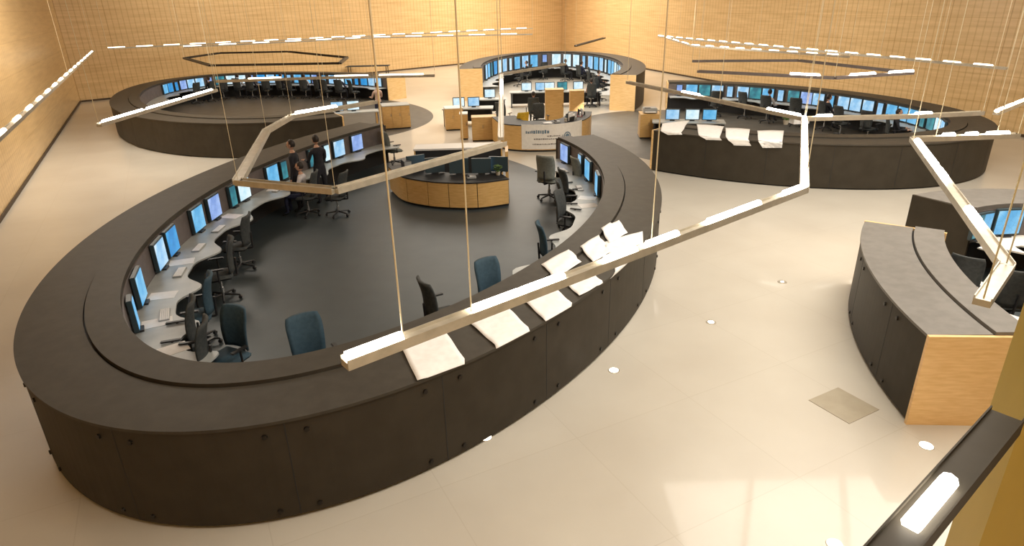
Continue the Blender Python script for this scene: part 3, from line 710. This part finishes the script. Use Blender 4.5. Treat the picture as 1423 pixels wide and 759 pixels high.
for k, (x, m) in enumerate(((0.95, 4), (1.65, 2), (2.1, 4), (2.75, 3), (3.55, 4))):
    put_monitor((x, 33.3), 0.75, 0.05 * k, 'desk', m, '%s monitor on the long bench, %s from the left' % (SCRN[m], ORD[k]), 'monitors on the long bench', 'desktop_monitor')
put_chair((0.45, 24.4), 0.4 + PI, 'chair with yellow backrest at the left of the banner', 'chairyellow')
put_chair((-0.2, 27.0), 2.6, 'dark chair behind the low cabinet, left of the yellow chair', 'chair')
put_chair((1.3, 26.0), 0.3, 'dark chair between the banner desk and the tall cabinet', 'chair')
# items on banner desk
for k, (s, col, hh) in enumerate(((0.52, 'paper', 0.03), (0.60, 'greyplastic', 0.16), (0.67, 'pot', 0.22), (0.72, 'plastic', 0.25), (0.76, 'greyplastic', 0.18), (0.86, 'red', 0.14), (0.92, 'plastic', 0.2))):
    i = int(s * (len(c2) - 1)); pp = offs(c2, 0.35)[i]
    nm, lb, ct = {'paper': ('paper_stack', 'stack of papers on the banner desk, left most of its items', 'papers'), 'pot': ('pen_pot', 'beige pen pot on the banner desk', 'pot'), 'red': ('box_file', 'dark red box file on the right of the banner desk', 'file'),
                  }.get(col, ('desk_phone' if hh < 0.17 else 'file_holder', {1: 'grey phone on the banner desk', 3: 'black file holder on the banner desk behind the banner', 4: 'grey file holder on the banner desk', 6: 'black file holder at the right end of the banner desk'}.get(k, ''), 'phone' if hh < 0.17 else 'file holder'))
    t = thing(nm, lb, ct, (pp.x, pp.y, 0.95), 0.3 * k)
    if nm == 'pen_pot':
        bm = bmesh.new(); cyl(bm, (0, 0, 0), (0, 0, 0.12), 0.05, 0.06, 14); obj('cup', bm, M['pot'], t)
        for a in range(4):
            bm = bmesh.new(); cyl(bm, (0.02 * math.cos(a * 1.6), 0.02 * math.sin(a * 1.6), 0.03), (0.05 * math.cos(a * 1.6), 0.05 * math.sin(a * 1.6), 0.22), 0.006); obj('pen', bm, M['ink'], t)
    elif nm == 'desk_phone':
        obj('base', B(-0.11, -0.1, 0, 0.11, 0.1, 0.06, bev=0.015), M[col], t); obj('handset', B(-0.1, -0.09, 0.06, -0.04, 0.09, 0.10, bev=0.012), M['plastic'], t)
    elif nm == 'paper_stack':
        bm = bmesh.new()
        for a in range(4): box(bm, -0.15, -0.105, a * 0.008, 0.15, 0.105, a * 0.008 + 0.006, mtx=Matrix.Rotation(0.12 * a, 4, 'Z'))
        obj('sheets', bm, M['paper'], t)
    else:
        obj('back', B(-0.15, 0.08, 0, 0.15, 0.10, hh), M[col], t); obj('front', B(-0.15, -0.1, 0, 0.15, -0.085, hh * 0.6), M[col], t); obj('base', B(-0.15, -0.085, 0, 0.15, 0.08, 0.012), M[col], t); obj('folder', B(-0.13, -0.04, 0.012, 0.13, 0.0, hh * 1.1), M['paper'], t)

# ------------------------------------------------------------------ charts lying on the rims
def chart(ring, corners, label, group, z=1.262, drop=0.0, name='paper_chart', curl=0.012):
    """corners: four points in metres on the rim; the sheet bends over the outer edge where it passes it"""
    P = [Vector((c.x, c.y)) for c in corners]; bm = bmesh.new(); n = 10; g = {}
    for f in (0, 1):
        for i in range(n + 1):
            for j in range(n + 1):
                u, v = i / n, j / n
                p = (P[0] * (1 - u) + P[1] * u) * (1 - v) + (P[3] * (1 - u) + P[2] * u) * v
                k = ring.near(p); q = ring.P(k); inn = (p - q).dot(ring.n[k % ring.N])
                zz = z + 0.014 * min(1, max(0, inn) / 0.7) + curl * math.sin(u * 5.2 + v * 3) ** 2
                if inn > 0.70: zz += 0.035
                if inn < -0.026:
                    zz = z - (-0.026 - inn) * (CAMZ - z) / q.length * 1.0; p = q - ring.n[k % ring.N] * 0.032
                g[f, i, j] = bm.verts.new((p.x, p.y, zz + f * 0.003))
    for i in range(n):
        for j in range(n):
            bm.faces.new((g[0, i, j], g[0, i, j + 1], g[0, i + 1, j + 1], g[0, i + 1, j])); bm.faces.new((g[1, i, j], g[1, i + 1, j], g[1, i + 1, j + 1], g[1, i, j + 1]))
    for i in range(n):
        for j in (0, n): bm.faces.new((g[0, i, j], g[0, i + 1, j], g[1, i + 1, j], g[1, i, j]))
    for j in range(n):
        for i in (0, n): bm.faces.new((g[0, i, j], g[0, i, j + 1], g[1, i, j + 1], g[1, i, j]))
    return tag(obj(name, bm, M['paper'], smooth=True), label, 'paper chart', group)
def quad(pts, z=1.26): return [at(x, y, z) for x, y in pts]
GA = 'white charts along the rim of the near oval'
chart(RA, quad([(556, 481), (580, 530), (649, 505), (618, 461)]), 'white chart sheet on the front rim below the left cable, nearest of its row', GA)
chart(RA, quad([(651, 449), (692, 484), (738, 460), (704, 427)]), 'white chart sheet second along the front rim, below the bright lamp', GA)
chart(RA, quad([(727, 418), (758, 447), (798, 425), (768, 399)]), 'white chart sheet third along the front rim, with clipped corner', GA)
chart(RA, quad([(783, 393), (805, 412), (839, 393), (818, 377)]), 'white chart sheet fourth along the front rim, small and narrow', GA)
chart(RA, quad([(853, 366), (856, 386), (880, 365), (872, 355)]), 'small white sheet hanging over the rim at right below the lamp bar', GA)
chart(RA, quad([(838, 338), (846, 356), (894, 341), (893, 322)]), 'white chart on the inner rim, farthest right of the pile', GA)
chart(RA, quad([(835, 322), (846, 340), (872, 326), (860, 308)]), 'white chart tilted at the back of the right pile', GA, z=1.275)
chart(RA, quad([(806, 347), (824, 366), (852, 350), (832, 331)]), 'white chart second from right in the pile behind the lamp bar', GA, z=1.268)
chart(RA, quad([(752, 372), (770, 389), (808, 366), (790, 351)]), 'white chart on the inner rim, leftmost behind the lamp bar', GA)
GD = 'white sheets on the front edge of the right rear oval'
chart(RD, quad([(920, 174), (917, 187), (945, 187), (958, 170)]), 'white sheet draped at the left corner of the right rear oval', GD)
chart(RD, quad([(968, 175), (972, 194), (998, 195), (1006, 178)]), 'white sheet second from left on the right rear oval edge', GD)
chart(RD, quad([(1008, 180), (1009, 202), (1038, 203), (1042, 182)]), 'white sheet third from left on the right rear oval edge', GD)
chart(RD, quad([(1052, 184), (1055, 206), (1086, 206), (1089, 184)]), 'white sheet farthest right on the right rear oval edge', GD)

# small items on the rims and desks
def plant(p, z, label, s=1.0):
    t = thing('potted_plant', label, 'plant', (p[0], p[1], z)); bm = bmesh.new(); cyl(bm, (0, 0, 0), (0, 0, 0.12 * s), 0.06 * s, 0.08 * s, 14); obj('pot', bm, M['pot'], t)
    bm = bmesh.new(); rr = random.Random(label)
    for k in range(26):
        a = rr.uniform(0, 2 * PI); r = rr.uniform(0.04, 0.16) * s; zz = rr.uniform(0.14, 0.34) * s
        cyl(bm, (0, 0, 0.11 * s), (r * math.cos(a), r * math.sin(a), zz), 0.004, 0.003, 5); ball(bm, (r * math.cos(a), r * math.sin(a), zz), (0.045 * s, 0.03 * s, 0.012 * s), 6)
    obj('foliage', bm, M['leaf'], t)
q = at(1092, 172, 1.28); plant(q, 1.26, 'leafy potted plant on the rim of the right rear oval', 1.1)
q = at(700, 247, .74); plant(q + Vector((-0.15, 0.3, 0)), 0.74, 'small potted plant at the right end of the low maple desk', 0.8)
q = at(1110, 171, 1.28); t = thing('storage_box', 'cream box with a loose lid beside the plant on the right rear oval', 'box', (q.x, q.y, 1.275), 0.1)
obj('box_body', B(-0.25, -0.15, 0, 0.25, 0.15, 0.16), M['paper'], t); obj('lid', B(-0.265, -0.165, 0.16, 0.265, 0.165, 0.20), M['paper'], t)
q = at(961, 165, 0.9); bench('bench with pale monitors inside the left end of the right rear oval', q.x, q.y + 0.4, 2.6, 0.75, -0.2)
for k, (dx, m) in enumerate(((-0.55, 2), (0.15, 4), (0.75, 0))):
    put_monitor((q.x + dx, q.y + 0.5 - dx * 0.2), 0.75, -0.2, 'desk', m, '%s desktop monitor inside the left end of the right rear oval' % SCRN[m], 'monitors inside the right rear oval', 'desktop_monitor')

def keyboard():
    t = thing('keyboard', 'k', 'keyboard'); obj('case', B(-0.22, -0.075, 0, 0.22, 0.075, 0.022, bev=0.005), M['greyplastic'], t)
    bm = bmesh.new()
    for r in range(5):
        for c in range(15): box(bm, -0.205 + c * 0.0275, -0.065 + r * 0.026, 0.022, -0.205 + c * 0.0275 + 0.022, -0.065 + r * 0.026 + 0.02, 0.030)
    obj('keys', bm, M['paper'], t); return t
KB = keyboard(); first = True
for k, (x, y) in enumerate([(215, 440), (235, 380), (262, 345), (300, 318), (350, 262), (800, 262), (812, 235), (1378, 345)]):
    q = at(x, y, 0.69); ring = RA if x < 1000 else RG; i = ring.near(q, 1.55); p = ring.P(i, 1.60)
    o = KB if first else copy_tree(KB); first = False
    o.location = (p.x, p.y, 0.681); o.rotation_euler = (0, 0, ring_ang(ring, i))
    o['label'] = 'grey keyboard on the %s, %s' % (('left arc desk', ORD[k] + ' from the front') if k < 5 else ('right arc desk', ('nearer the front', 'nearer the opening')[k - 5]) if k < 7 else ('white desk at the right edge', 'under the monitors')); o['group'] = 'keyboards on the console desks'
def sheet(p, z, rz, label):
    bm = B(-0.15, -0.21, 0, 0.15, 0.21, 0.002); o = obj('paper_sheet', bm, M['paper']); o.location = (p[0], p[1], z); o.rotation_euler = (0, 0, rz); tag(o, label, 'paper', 'loose sheets on the console desks')
for k, (x, y) in enumerate([(200, 452), (262, 478), (225, 410), (268, 362), (315, 300), (365, 262), (808, 275), (825, 285)]):
    q = at(x, y, 0.69); i = RA.near(q, 1.5); p = RA.P(i, 1.5 if k != 1 else 1.6)
    sheet(p, 0.6815, ring_ang(RA, i) + 0.4 * math.sin(k * 3), 'pale loose sheet on the %s arc desk, %s' % (('left', ORD[k] + ' from the front') if k < 6 else ('right', ('farther from', 'closer to')[k - 6] + ' the front rim')))

# floor hatch
q = at(1172, 563); fh = thing('floor_hatch', 'square grey brown floor hatch on the pale floor before the curved console', 'floor hatch', (q.x, q.y, 0.0), math.radians(-62))
obj('lid', B(-0.30, -0.30, 0.0, 0.30, 0.30, 0.006), M['hatch'], fh)

# ------------------------------------------------------------------ hanging light lines
def luminaire(label, pts, z, lit, width=0.10, tube='tube', cable_every=4.0, cab_r=0.006, closed=False, color='alu', extra_cables=(), name='linear_luminaire', tw=0.38, hgt=0.06, jointcab=True):
    t = thing(name, label, 'hanging light', (pts[0][0], pts[0][1], z), 0, 'hanging light lines')
    O = Vector((pts[0][0], pts[0][1], z))
    cab = set()
    for s_, (a, b) in enumerate(zip(pts, pts[1:])):
        a = Vector((a[0], a[1], z)); b = Vector((b[0], b[1], z)); d = b - a; L = d.length; ang = math.atan2(d.y, d.x)
        def frame(o):
            o.location = a - O; o.rotation_euler = (0, 0, ang); return o
        bm = bmesh.new(); box(bm, 0, -width / 2, -hgt, L, width / 2, -0.01); box(bm, 0, -width / 2, -0.01, L, -width / 2 + 0.008, 0.012); box(bm, 0, width / 2 - 0.008, -0.01, L, width / 2, 0.012)
        h = frame(obj('housing', bm, M[color], t))
        for (f0, f1) in lit[s_] if s_ < len(lit) else ():
            bm = bmesh.new(); cyl(bm, (f0 * L, 0, 0.012), (f1 * L, 0, 0.012), width * tw, None, 8)
            tb_ = obj('lamp_tube', bm, M[tube], h); 
        n = max(1, int(L / cable_every))
        for k in range(n + 1):
            if jointcab: cab.add((round((a + d * k / n).x, 2), round((a + d * k / n).y, 2)))
    for (x, y) in list(cab) + [tuple(c) for c in extra_cables]:
        bm = bmesh.new(); cyl(bm, (x - O.x, y - O.y, 0), (x - O.x, y - O.y, ZC - z - 0.01), cab_r, None, 6); obj('suspension_cable', bm, M['cable'], t)
    return t
def dashes(n, duty=0.55, off=0.0): return [((k + off) / n, (k + off + duty) / n) for k in range(n) if (k + off + duty) / n <= 1]
def hz(pts, z=3.0): return [tuple(at(x, y, z)[:2]) for x, y in pts]
def frac(a, b, segs, z=3.0):
    A_ = at(*a, z); B_ = at(*b, z); L = (B_ - A_).length; out = []
    for x0, x1 in segs:
        r = []
        for x in (x0, x1):
            s = (x - a[0]) / (b[0] - a[0]); P_ = at(x, a[1] + s * (b[1] - a[1]), z); r.append((P_ - A_).length / L)
        out.append(tuple(r))
    return out
a0, a1 = (478, 500), (1118, 260)
luminaire('long light line crossing the near oval with bright lit tubes', hz([a0, a1, (1118, 163), (872, 113)]), 3.0,
          [frac(a0, a1, [(482, 558), (658, 722), (726, 782), (842, 882), (900, 940), (985, 1020), (1024, 1054), (1090, 1116)]), [(0.02, 0.2), (0.23, 0.45), (0.48, 0.75), (0.78, 0.98)], [(0.02, 0.15), (0.5, 0.6)]],
          0.10, cab_r=0.006, jointcab=False, extra_cables=hz([(560, 470), (655, 433), (905, 340), (1118, 260), (1118, 163), (1000, 140), (872, 113)]))
luminaire('light line above the right rear oval reaching the right wall', hz([(1120, 163), (1262, 160), (1366, 155)]), 3.0, [[(0.1, 0.25)], [(0.1, 0.3)]], 0.10, cab_r=0.005)
luminaire('short dashed light line at the right edge by the timber wall', hz([(1385, 155), (1435, 135)]), 3.0, [dashes(4, 0.6)], 0.10, 'tubefar', cab_r=0.005)
luminaire('silver bar bent into a V at right, crossing the cyan monitors', hz([(1415, 186), (1270, 191), (1400, 366), (1366, 415)]), 3.0, [[(0.1, 0.3), (0.4, 0.5), (0.62, 0.72)], [(0.06, 0.36), (0.40, 0.48), (0.72, 0.80)], []], 0.11, cab_r=0.006, cable_every=9,
          extra_cables=hz([(1385, 187), (1300, 190)]))
luminaire('unlit brown light line bent round the left end of the near oval', hz([(700, 197), (465, 262), (330, 250), (370, 180), (405, 160), (522, 140)]), 3.0, [[], [], [], [], [(0.05, 0.5)]], 0.13, cab_r=0.003, cable_every=9)
luminaire('pale light bar over the far left oval, free end at left', hz([(137, 172), (300, 124)]), 3.0, [[(0.03, 0.3), (0.34, 0.62), (0.66, 0.95)]], 0.10, cab_r=0.005)
luminaire('thin cream light line above the right end of the far left oval', hz([(300, 112), (450, 107), (604, 104)]), 3.0, [[(0.3, 0.6)], [(0.1, 0.4), (0.5, 0.9)]], 0.10, 'tubefar', cab_r=0.006)
luminaire('dashed light line along the left timber wall', hz([(-30, 214), (130, 70)]), 3.0, [dashes(17, 0.3)], 0.12, 'tubefar', cab_r=0.006, cable_every=14)
luminaire('dashed light line along the back timber wall', hz([(150, 67), (740, 39)]), 3.0, [dashes(20, 0.6)], 0.12, 'tubefar', cab_r=0.008, cable_every=3.2)
luminaire('dashed light line along the right timber wall', hz([(915, 50), (1400, 94)]), 3.0, [dashes(20, 0.55)], 0.10, 'tubefar', cab_r=0.006, cable_every=2.2)
luminaire('second dashed light line before the right timber wall', hz([(925, 52), (962, 63), (1180, 78)]), 3.0, [dashes(3), dashes(9, 0.5)], 0.10, 'tubefar', cab_r=0.006, cable_every=4)
luminaire('dashed light line crossing high before the back wall, left of centre', hz([(255, 65), (520, 52), (740, 47)]), 3.0, [dashes(6, 0.5), dashes(5, 0.5)], 0.12, 'tubefar', cab_r=0.008, cable_every=5)
luminaire('dark unlit six-sided light frame above the far left oval', hz([(256, 80), (305, 73), (400, 71), (482, 79), (472, 87), (292, 90), (256, 80)]), 3.0, [], 0.14, cab_r=0.006, color='bolt', cable_every=8)
luminaire('dark light frame above the right rear oval, lit at right', hz([(962, 84), (1110, 83), (1268, 100), (1160, 107), (970, 98)]), 3.0, [[], [], [(0.0, 0.3), (0.5, 0.8)], [(0.1, 0.3)]], 0.14, cab_r=0.006, color='screenwall', cable_every=6)
luminaire('wide light bar at the bottom right corner with one bright tube', hz([(1400, 575), (1205, 803)]), 3.0, [frac((1400, 575), (1205, 803), [(1318, 1265)])], 0.15, cab_r=0.004, jointcab=False, hgt=0.09, color='clad', tw=0.26)
luminaire('light bar running away over the banner desk beside the near oval', hz([(696, 190), (697, 102), (785, 88)]), 3.0, [[(0.55, 0.8)], []], 0.10, cab_r=0.006, cable_every=5)
luminaire('short dark bar hanging before the back corner', hz([(800, 63), (840, 52)]), 3.0, [], 0.14, color='bolt', cab_r=0.006)

# window-glass reflections, imitated by glowing discs added on the pale floor
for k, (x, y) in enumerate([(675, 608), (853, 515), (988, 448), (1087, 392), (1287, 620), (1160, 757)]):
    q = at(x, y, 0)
    t = thing('glass_reflection', 'small round glowing disc standing for a glass reflection, %s' % ('at the foot of the near oval', 'second in the row leading away from the near oval', 'third in the row leading away from the near oval', 'farthest of its row', 'below the maple end panel', 'at the bottom edge of the view')[k], 'reflection disc', (q.x, q.y, 0.0), 0, 'round glass reflections')
    bm = bmesh.new(); cyl(bm, (0, 0, 0.0), (0, 0, 0.006), 0.085, 0.080, 24); obj('disc_edge', bm, M['alu'], t)
    bm = bmesh.new(); cyl(bm, (0, 0, 0.006), (0, 0, 0.009), (0.072, 0.066, 0.05, 0.03, 0.075, 0.07)[k], None, 24); obj('lens', bm, M['glint'], t)  # glowing top disc stands for the reflection, not a lamp lens
